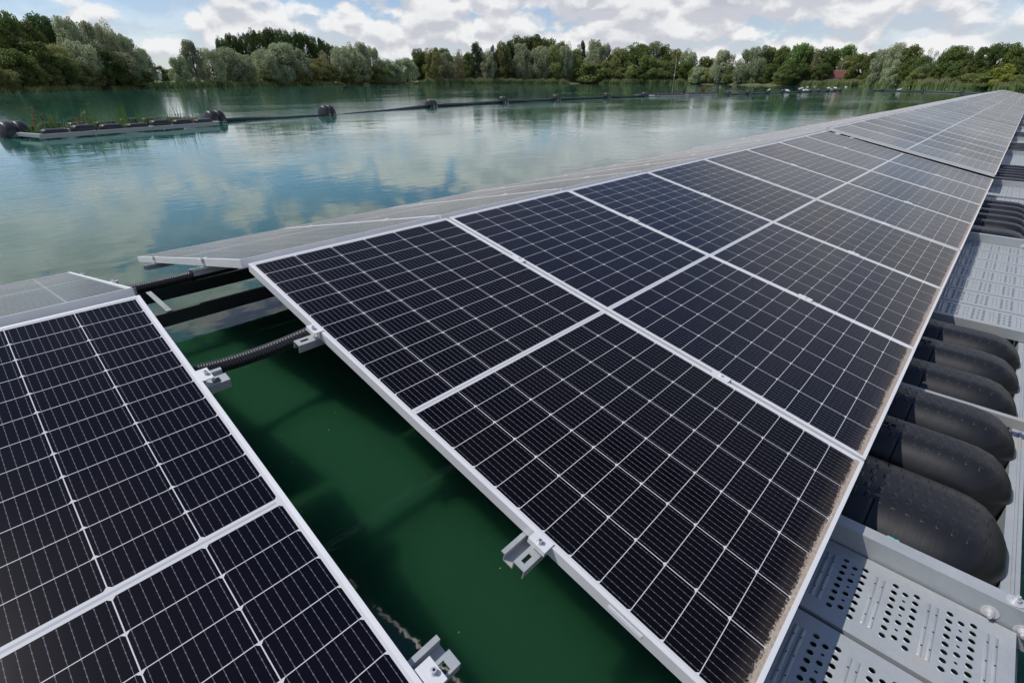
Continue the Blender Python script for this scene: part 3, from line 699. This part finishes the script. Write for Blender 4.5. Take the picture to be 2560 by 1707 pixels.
o=mb.build('dry_plants',M['drystem']); tag(o,'low brown withered plants covering the right end of the left raft','plants',kind='stuff')
raft((52.3,26.9,ZW),R(-7),6.0,2.6,'distant planted raft in the boom, left of the pair',(0,2,4,5.7))
raft((58.5,26.1,ZW),R(-7),6.1,2.6,'distant planted raft in the boom, right of the pair',(0,2.1,4,6.0))
blades('weed','tall dark bushy weed on the right end of the distant raft',(63.0,26.6,ZW+.12),16,1.25,.16,M['drystem'],.3,.05,True,40)
blades('weed','small weed on the left end of the distant raft',(53.8,28,ZW+.12),4,.95,.08,M['sprout'],.2,.03,True,41)
blades('weed','low weed clump between the distant rafts',(55.8,27.9,ZW+.12),5,.5,.2,M['sprout'],.2,.03,True,42)
blades('weed','low weed clump on the middle of the distant rafts',(60.4,27.0,ZW+.12),5,.5,.2,M['sprout'],.2,.03,True,43)

mb=MB()
for i in range(330):
    u,v=rr.uniform(.2,5.3),rr.uniform(.45,1.9); p=Vector(onraft(u,v,.10)); a=rr.uniform(0,6.28); hh=rr.uniform(.08,.34)
    mb.tube([p,p+Vector((math.cos(a)*.04,math.sin(a)*.04,hh*.6)),p+Vector((math.cos(a)*.10,math.sin(a)*.10,hh))],[.008,.007,.002],4)
o=mb.build('low_plants',M['sprout']); tag(o,'low green shoots scattered over the left raft between its black floats','plants',kind='stuff')
mb=MB(); rs=random.Random(21)
for i in range(16):
    x_,y_=rs.uniform(-.5,.35),rs.uniform(-1.9,1.2); q=rs.uniform(0,3.14); l=rs.uniform(.001,.003); w_=rs.uniform(.0007,.0014)
    if i%9==0: l*=3
    c_,s_=math.cos(q),math.sin(q)
    mb.add([(x_-c_*l+s_*w_,y_-s_*l-c_*w_,.0015),(x_+c_*l+s_*w_,y_+s_*l-c_*w_,.0015),(x_+c_*l-s_*w_,y_+s_*l+c_*w_,.0015),(x_-c_*l-s_*w_,y_-s_*l+c_*w_,.0015)],[(0,1,2,3)])
o=mb.build('floating_specks',mat('pale_specks',(.4,.42,.34),.8)); o.location=(0,0,ZW); tag(o,'tiny pale specks floating on the green water in the gap','specks',kind='stuff')
# gulls resting on the boom and water
def gull_mesh():
    bm=bmesh.new(); bmesh.ops.create_uvsphere(bm,u_segments=14,v_segments=10,radius=1)
    for v in bm.verts:
        x,y,z=v.co; v.co=Vector((x*.20-(.06*max(0,-x)),y*.075*(1-.35*max(0,-x)),z*.085+.09+.04*x))
    def add(c,r,sx=1):
        r_=bmesh.ops.create_uvsphere(bm,u_segments=10,v_segments=8,radius=r)['verts']
        for v in r_: v.co=Vector((v.co.x*sx+c[0],v.co.y+c[1],v.co.z+c[2]))
    add((.17,0,.19),.045,1.15); add((.14,0,.14),.045,1.0); add((.235,0,.18),.013,2.4); add((-.22,0,.085),.03,2.6)
    for s in (-1,1):
        for v in bmesh.ops.create_uvsphere(bm,u_segments=10,v_segments=6,radius=1)['verts']:
            v.co=Vector((v.co.x*.19-.05,v.co.y*.018+s*.068,v.co.z*.05+.105))
    me=bpy.data.meshes.new('gull'); bm.to_mesh(me); bm.free()
    for p in me.polygons: p.use_smooth=True
    me.materials.append(M['gull']); return me
GM=gull_mesh()
GULLS=[(77.5,23.9,.30,'on the pipe left of the twelfth drum'),(83.5,23.4,.18,'on the pipe beside the thirteenth drum'),(84.6,23.7,.18,'on the pipe right of the twelfth drum'),(88.2,23.0,.42,'on top of the thirteenth drum'),(89.3,22.9,.18,'just right of the thirteenth drum'),(90.2,22.7,.18,'on the pipe before the fourteenth drum'),
 (99.0,22.0,.42,'on top of the sixteenth drum'),(99.9,22.1,.18,'beside the sixteenth drum'),(102.6,21.9,.40,'on top of the seventeenth drum'),(101.6,22.2,.18,'left of the seventeenth drum'),(170,44.5,0.,'on open water under the reeds, leftmost'),(171,43,0.,'on open water under the reeds, second'),(172,35.5,0.,'on open water under the reeds, third'),(171,35.0,0.,'on open water under the reeds, rightmost'),(110.8,14.3,.18,'on the distant boom pipe')]
for i,(x,y,z,lab) in enumerate(GULLS):
    o=link(bpy.data.objects.new('gull',GM)); o.location=(CX+(x-CX)*SCB,CY+(y-CY)*SCB,ZW+z-.02); o.rotation_euler=(0,0,i*1.7); o.scale=(1.35,)*3; tag(o,'white gull resting '+lab,'gull','white gulls on the boom and water')

# ---------------------------------------------------------------- trees
rng=np.random.default_rng(11)
def crown(kind,seed):
    rg=np.random.default_rng(seed)
    K=dict(W=(60,'dome',.155),V=(34,'dome',.2),P=(70,'tall',.12),D=(58,'dome',.155),G=(56,'dome',.155),O=(46,'dome',.17),C=(40,'col',.13),T=(30,'col',.16),S=(16,'sparse',.11),Y=(26,'dome',.15),B=(28,'low',.22))[kind]
    nc,shape,cr=K; C=[]
    for i in range(nc):
        a=rg.uniform(0,2*np.pi); h=rg.uniform(.10,.93)
        if shape=='dome': prof=.50*np.sqrt(max(0,1-((h-.42)/.56)**2))
        elif shape=='low': prof=.52*np.sqrt(max(0,1-(h/.98)**2)); 
        elif shape=='tall': prof=.48*np.sqrt(max(0,1-((h-.5)/.52)**2))**.8
        elif shape=='col': prof=.46*min(1,(h+.15)/.35)*(1-h)**.45*1.15
        else: prof=.45*np.sqrt(max(0,1-((h-.68)/.34)**2)); 
        if shape=='low': h=rg.uniform(.05,.85)
        if shape=='sparse': h=rg.uniform(.42,.95)
        r=prof*rg.uniform(.45,.95)
        C.append((r*np.cos(a),r*np.sin(a),h,cr*rg.uniform(.65,1.25)))
    per=dict(S=110).get(kind,260); V=[];nf=0
    ls=dict(W=.019,V=.026,P=.017,D=.021,G=.022,O=.022,C=.018,T=.02,S=.017,Y=.024,B=.03)[kind]
    for (x,y,z,r) in C:
        d=rg.normal(size=(per,3)); d/=np.linalg.norm(d,axis=1)[:,None]
        rad=r*(.55+.5*rg.random(per)**.6); st=np.array([1,1,.95 if shape in('tall','col') else .72])
        if kind in 'WV': st=np.array([.9,.9,.95])
        p=np.array([x,y,z])+d*rad[:,None]*st
        n=d+.75*rg.normal(size=(per,3)); n[:,2]+=.25; n/=np.linalg.norm(n,axis=1)[:,None]
        t=np.cross(n,rg.normal(size=(per,3))); t/=np.linalg.norm(t,axis=1)[:,None]; b=np.cross(n,t)
        s=ls*rg.uniform(.6,1.35,size=(per,1)); sb=s*.62
        V.append(np.stack([p-t*s,p+b*sb,p+t*s,p-b*sb],1).reshape(-1,3))
    V=np.concatenate(V); V[:,2]=np.maximum(V[:,2],.0)
    nq=len(V)//4; me=bpy.data.meshes.new('crown')
    me.vertices.add(len(V)); me.vertices.foreach_set('co',V.ravel()); me.loops.add(nq*4); me.loops.foreach_set('vertex_index',np.arange(nq*4,dtype=np.int32))
    me.polygons.add(nq); me.polygons.foreach_set('loop_start',np.arange(0,nq*4,4,dtype=np.int32)); me.polygons.foreach_set('loop_total',np.full(nq,4,dtype=np.int32))
    me.update(); me.materials.append(ML[kind])
    mb=MB(); tr=.022 if kind not in 'BV' else .015
    mb.tube([(0,0,-.03),(.005,.0,.15),(-.01,.01,.4),(.01,0,.75)],[tr*1.5,tr,tr*.7,tr*.2],7)
    for (x,y,z,r) in C[::2 if kind!='S' else 1]:
        zb=max(.06,z*.45); mb.tube([(0,0,zb),(x*.5,y*.5,zb+(z-zb)*.6),(x,y,z)],[tr*.5,tr*.3,tr*.1],5)
    return me,mb.mesh('trunk',[M['bark']])
PROTO={}
for k,n in dict(W=4,V=2,P=3,D=4,G=2,O=2,C=2,T=1,S=1,Y=1,B=2).items(): PROTO[k]=[crown(k,100+ord(k)*7+i) for i in range(n)]
NAMES=dict(W=('willow_tree','silver-green willow','tree'),V=('willow_bush','small silvery bush','bush'),P=('poplar_tree','tall dark poplar','tree'),D=('broadleaf_tree','dark green broadleaf tree','tree'),G=('broadleaf_tree','mid green broadleaf tree','tree'),
 O=('broadleaf_tree','olive green tree','tree'),C=('columnar_tree','narrow dark upright tree','tree'),T=('broadleaf_tree','tan tinged upright tree','tree'),S=('sparse_tree','thin sparse tree showing sky','tree'),Y=('broadleaf_tree','yellow-green small tree','tree'),B=('bush','olive green bush','bush'))
cnt={}; tr_=random.Random(4)
for (k,x,y,h,wd) in sorted(TREES,key=lambda t:-math.atan2(t[2]-CY,t[1]-CX)):
    cnt[k]=cnt.get(k,0)+1; nm,ds,cat=NAMES[k]
    cm,tm=PROTO[k][cnt[k]%len(PROTO[k])]
    e=empty(nm,(x,y,-.4),(0,0,tr_.uniform(0,6.28)))
    wd=wd*1.12 if k in 'CT' else max(wd*1.25,h*.42) if k=='P' else max(wd*1.12,h*.55)
    c=link(bpy.data.objects.new('crown',cm),e); t=link(bpy.data.objects.new('trunk',tm),e)
    c.scale=t.scale=(wd,wd*tr_.uniform(.9,1.1),h)
    tag(e,'%s on the far bank, %s such from the left'%(ds,ordw(cnt[k])),cat,'trees and bushes on the far bank')

# reed beds, grass bank
def bed(a0,a1,n,h,depth,label,off=0.,w=.10,seed=0,m='reed'):
    rr=random.Random(seed); mb=MB()
    for i in range(n):
        a=rr.uniform(a0,a1); edge=min(1,min(a-a0,a1-a)/((a1-a0)*.12)+.35); r=shore(a)+off+rr.uniform(-.8,depth); hh=h*rr.uniform(.6,1.05)*edge*(1+.12*math.sin(a*6)); x=CX+r*math.cos(R(a)); y=CY+r*math.sin(R(a)); z=ZW+max(0,min(.5,(r-shore(a))*.12))
        q=rr.uniform(0,3.14); dx,dy=math.cos(q)*w*rr.uniform(.6,1.4),math.sin(q)*w; lx,ly=rr.uniform(-.25,.25),rr.uniform(-.25,.25)
        mb.add([(x-dx,y-dy,z-ZW),(x+dx,y+dy,z-ZW),(x+lx+dx*.4,y+ly+dy*.4,z-ZW+hh),(x+lx-dx*.4,y+ly-dy*.4,z-ZW+hh)],[(0,1,2,3)])
    o=mb.build('reed_bed',M[m]); o.location=(0,0,ZW); tag(o,label,'reeds',kind='stuff')
bed(41.5,52.5,9000,2.0,5,'low green reeds on the far bank left of centre',w=.07,seed=1)
bed(37.2,44.6,6500,2.0,4,'dense green reed bed on the far bank at centre',w=.07,seed=2)
bed(25.5,34.3,7000,2.1,5,'tall reed bed on the far bank right of centre',w=.07,seed=3)
bed(9.3,16.2,8500,1.8,6,'wide reed bed with tan tops below the red roofed house',w=.06,seed=4)
bed(4.4,9.2,8000,1.8,6,'rounded reed bed right of the big willow',w=.05,seed=5)
bed(-4,4.6,9000,1.5,5,'reed bed at the far end of the panel row',w=.045,seed=6)
bed(76.3,100,6000,.6,2.0,'dark sedge fringe under the trees on the left bank',w=.03,seed=7)
bed(60,76.3,6000,.9,3,'low sedge fringe on the bank left of centre',w=.07,seed=8)

# ---------------------------------------------------------------- houses, poles, boards
M['roof']=mat('red_roof_tiles',build=lambda nt,b:setin(nt,b,'Base Color',mixc(noise(texco('Object'),4.,4,.6),(.10,.028,.022),(.15,.045,.035))),rough=.8)
M['wall']=mat('white_render',(.62,.6,.56),.8)
M['window']=mat('window_glass',(.03,.035,.04),.1)
M['grey']=mat('galvanised_pole',(.45,.46,.47),.5,.3)
M['blue']=mat('blue_sign',(.08,.25,.55),.5)
def house(loc,ang,L,W,hw,hr,label):
    e=empty('house',loc,(0,0,ang)); mb=MB(); mb.box(-L/2,L/2,-W/2,W/2,-1.5,hw)
    mb.add([(-L/2,-W/2,hw),(-L/2,W/2,hw),(-L/2,0,hw+hr),(L/2,-W/2,hw),(L/2,W/2,hw),(L/2,0,hw+hr)],[(0,2,1),(3,4,5)]); mb.build('wall',M['wall'],e)
    r=MB(); o=.3
    for s in (-1,1):
        r.add([(-L/2-o,s*(W/2+o),hw-.15),(L/2+o,s*(W/2+o),hw-.15),(L/2+o,0,hw+hr+.05),(-L/2-o,0,hw+hr+.05),(-L/2-o,s*(W/2+o),hw-.30),(L/2+o,s*(W/2+o),hw-.30),(L/2+o,0,hw+hr-.1),(-L/2-o,0,hw+hr-.1)],[(0,1,2,3),(4,7,6,5),(0,4,5,1),(0,3,7,4),(1,5,6,2)])
    r.box(-L/2-o,L/2+o,-.12,.12,hw+hr+.0,hw+hr+.14,1); ro=r.build('roof',[M['roof'],M['grey']],e)
    c=MB(); c.box(L*.22,L*.22+.5,-.25,.25,hw+hr-.4,hw+hr+.7); c.build('chimney',M['roof'],ro)
    for k in range(max(2,int(L/3))):
        x=-L/2+ (k+.5)*L/max(2,int(L/3))
        for s in (-1,1):
            wn=MB(); wn.box(x-.5,x+.5,s*(W/2)-.02,s*(W/2)+.02,.9,2.0); wf=wn.build('window',M['window'],e)
            f=MB(); f.box(x-.03,x+.03,s*(W/2)-.04,s*(W/2)+.04,.9,2.0); f.box(x-.56,x+.56,s*(W/2)-.05,s*(W/2)+.05,.82,.9); f.build('frame',M['wall'],wf)
    d=MB(); d.box(-.45,.45,-W/2-.03,-W/2+.03,0,2.0); d.build('door',M['window'],e)
    return tag(e,label,'house')
house((236.5,54.2,-.1),R(100),8.5,6,2.1,2.2,'low white house with a long dark red roof among the trees')
house((235.5,47.9,.3),R(60),3.6,3.4,1.7,1.8,'small white outbuilding with a red hipped roof beside the house')
house((235.3,42.9,.3),R(75),3.0,3.0,1.3,1.0,'small white hut half hidden right of the outbuilding')
def pole(x,y,z0,z1,r,name,label,cat,build=None):
    e=empty(name,(x,y,0)); MB().tube([(0,0,z0),(0,0,z1)],[r*1.2,r*.8],8).build('pole',M['grey'],e)
    if build: build(e)
    return tag(e,label,cat)
def lamp(e): MB().tube([(0,0,6.3),(-.05,-.2,6.8),(-.1,-.8,7.0)],.06,6).build('arm',M['grey'],e); MB().tube([(-.1,-.8,7.0),(-.15,-1.2,7.0)],[.16,.1],8).build('lamp_head',M['grey'],e)
pole(240.5,53.6,-.5,6.4,.09,'street_lamp','pale street lamp rising behind the red roof','street lamp',lamp)
def mast(e):
    MB().tube([(0,.0,9.0),(.5,-1.3,9.0)],.04,6).build('arm',M['grey'],e); b=MB(); b.box(.35,.6,-1.7,-1.2,7.9,8.6); b.build('sensor_box',M['wall'],e); MB().tube([(0,0,9.5),(0,0,10.6)],.03,6).build('antenna',M['grey'],e)
    b=MB(); b.box(-.25,.25,-.25,.25,2.6,3.6); b.build('cabinet',M['grey'],e)
pole(257.5,129.8,-.8,10.2,.13,'measuring_mast','grey mast with side arm standing in the reeds right of centre','mast',mast)
def sg(e): b=MB(); b.box(-.9,.9,-.04,.04,3.2,3.9); o=b.build('sign_board',M['blue'],e); o.rotation_euler=(0,0,R(-42))
pole(161.5,188.5,-.6,3.9,.06,'road_sign','small blue sign on a post on the bank left of centre','sign',sg)
def bd(e): b=MB(); b.box(-.28,.28,-.03,.03,.55,1.65); o=b.build('sign_board',M['wall'],e); o.rotation_euler=(0,R(6),R(-15))
pole(32.3,121.5,-.6,.6,.05,'notice_board','small white notice board on the grassy bank right of the dark trees','notice board',bd)
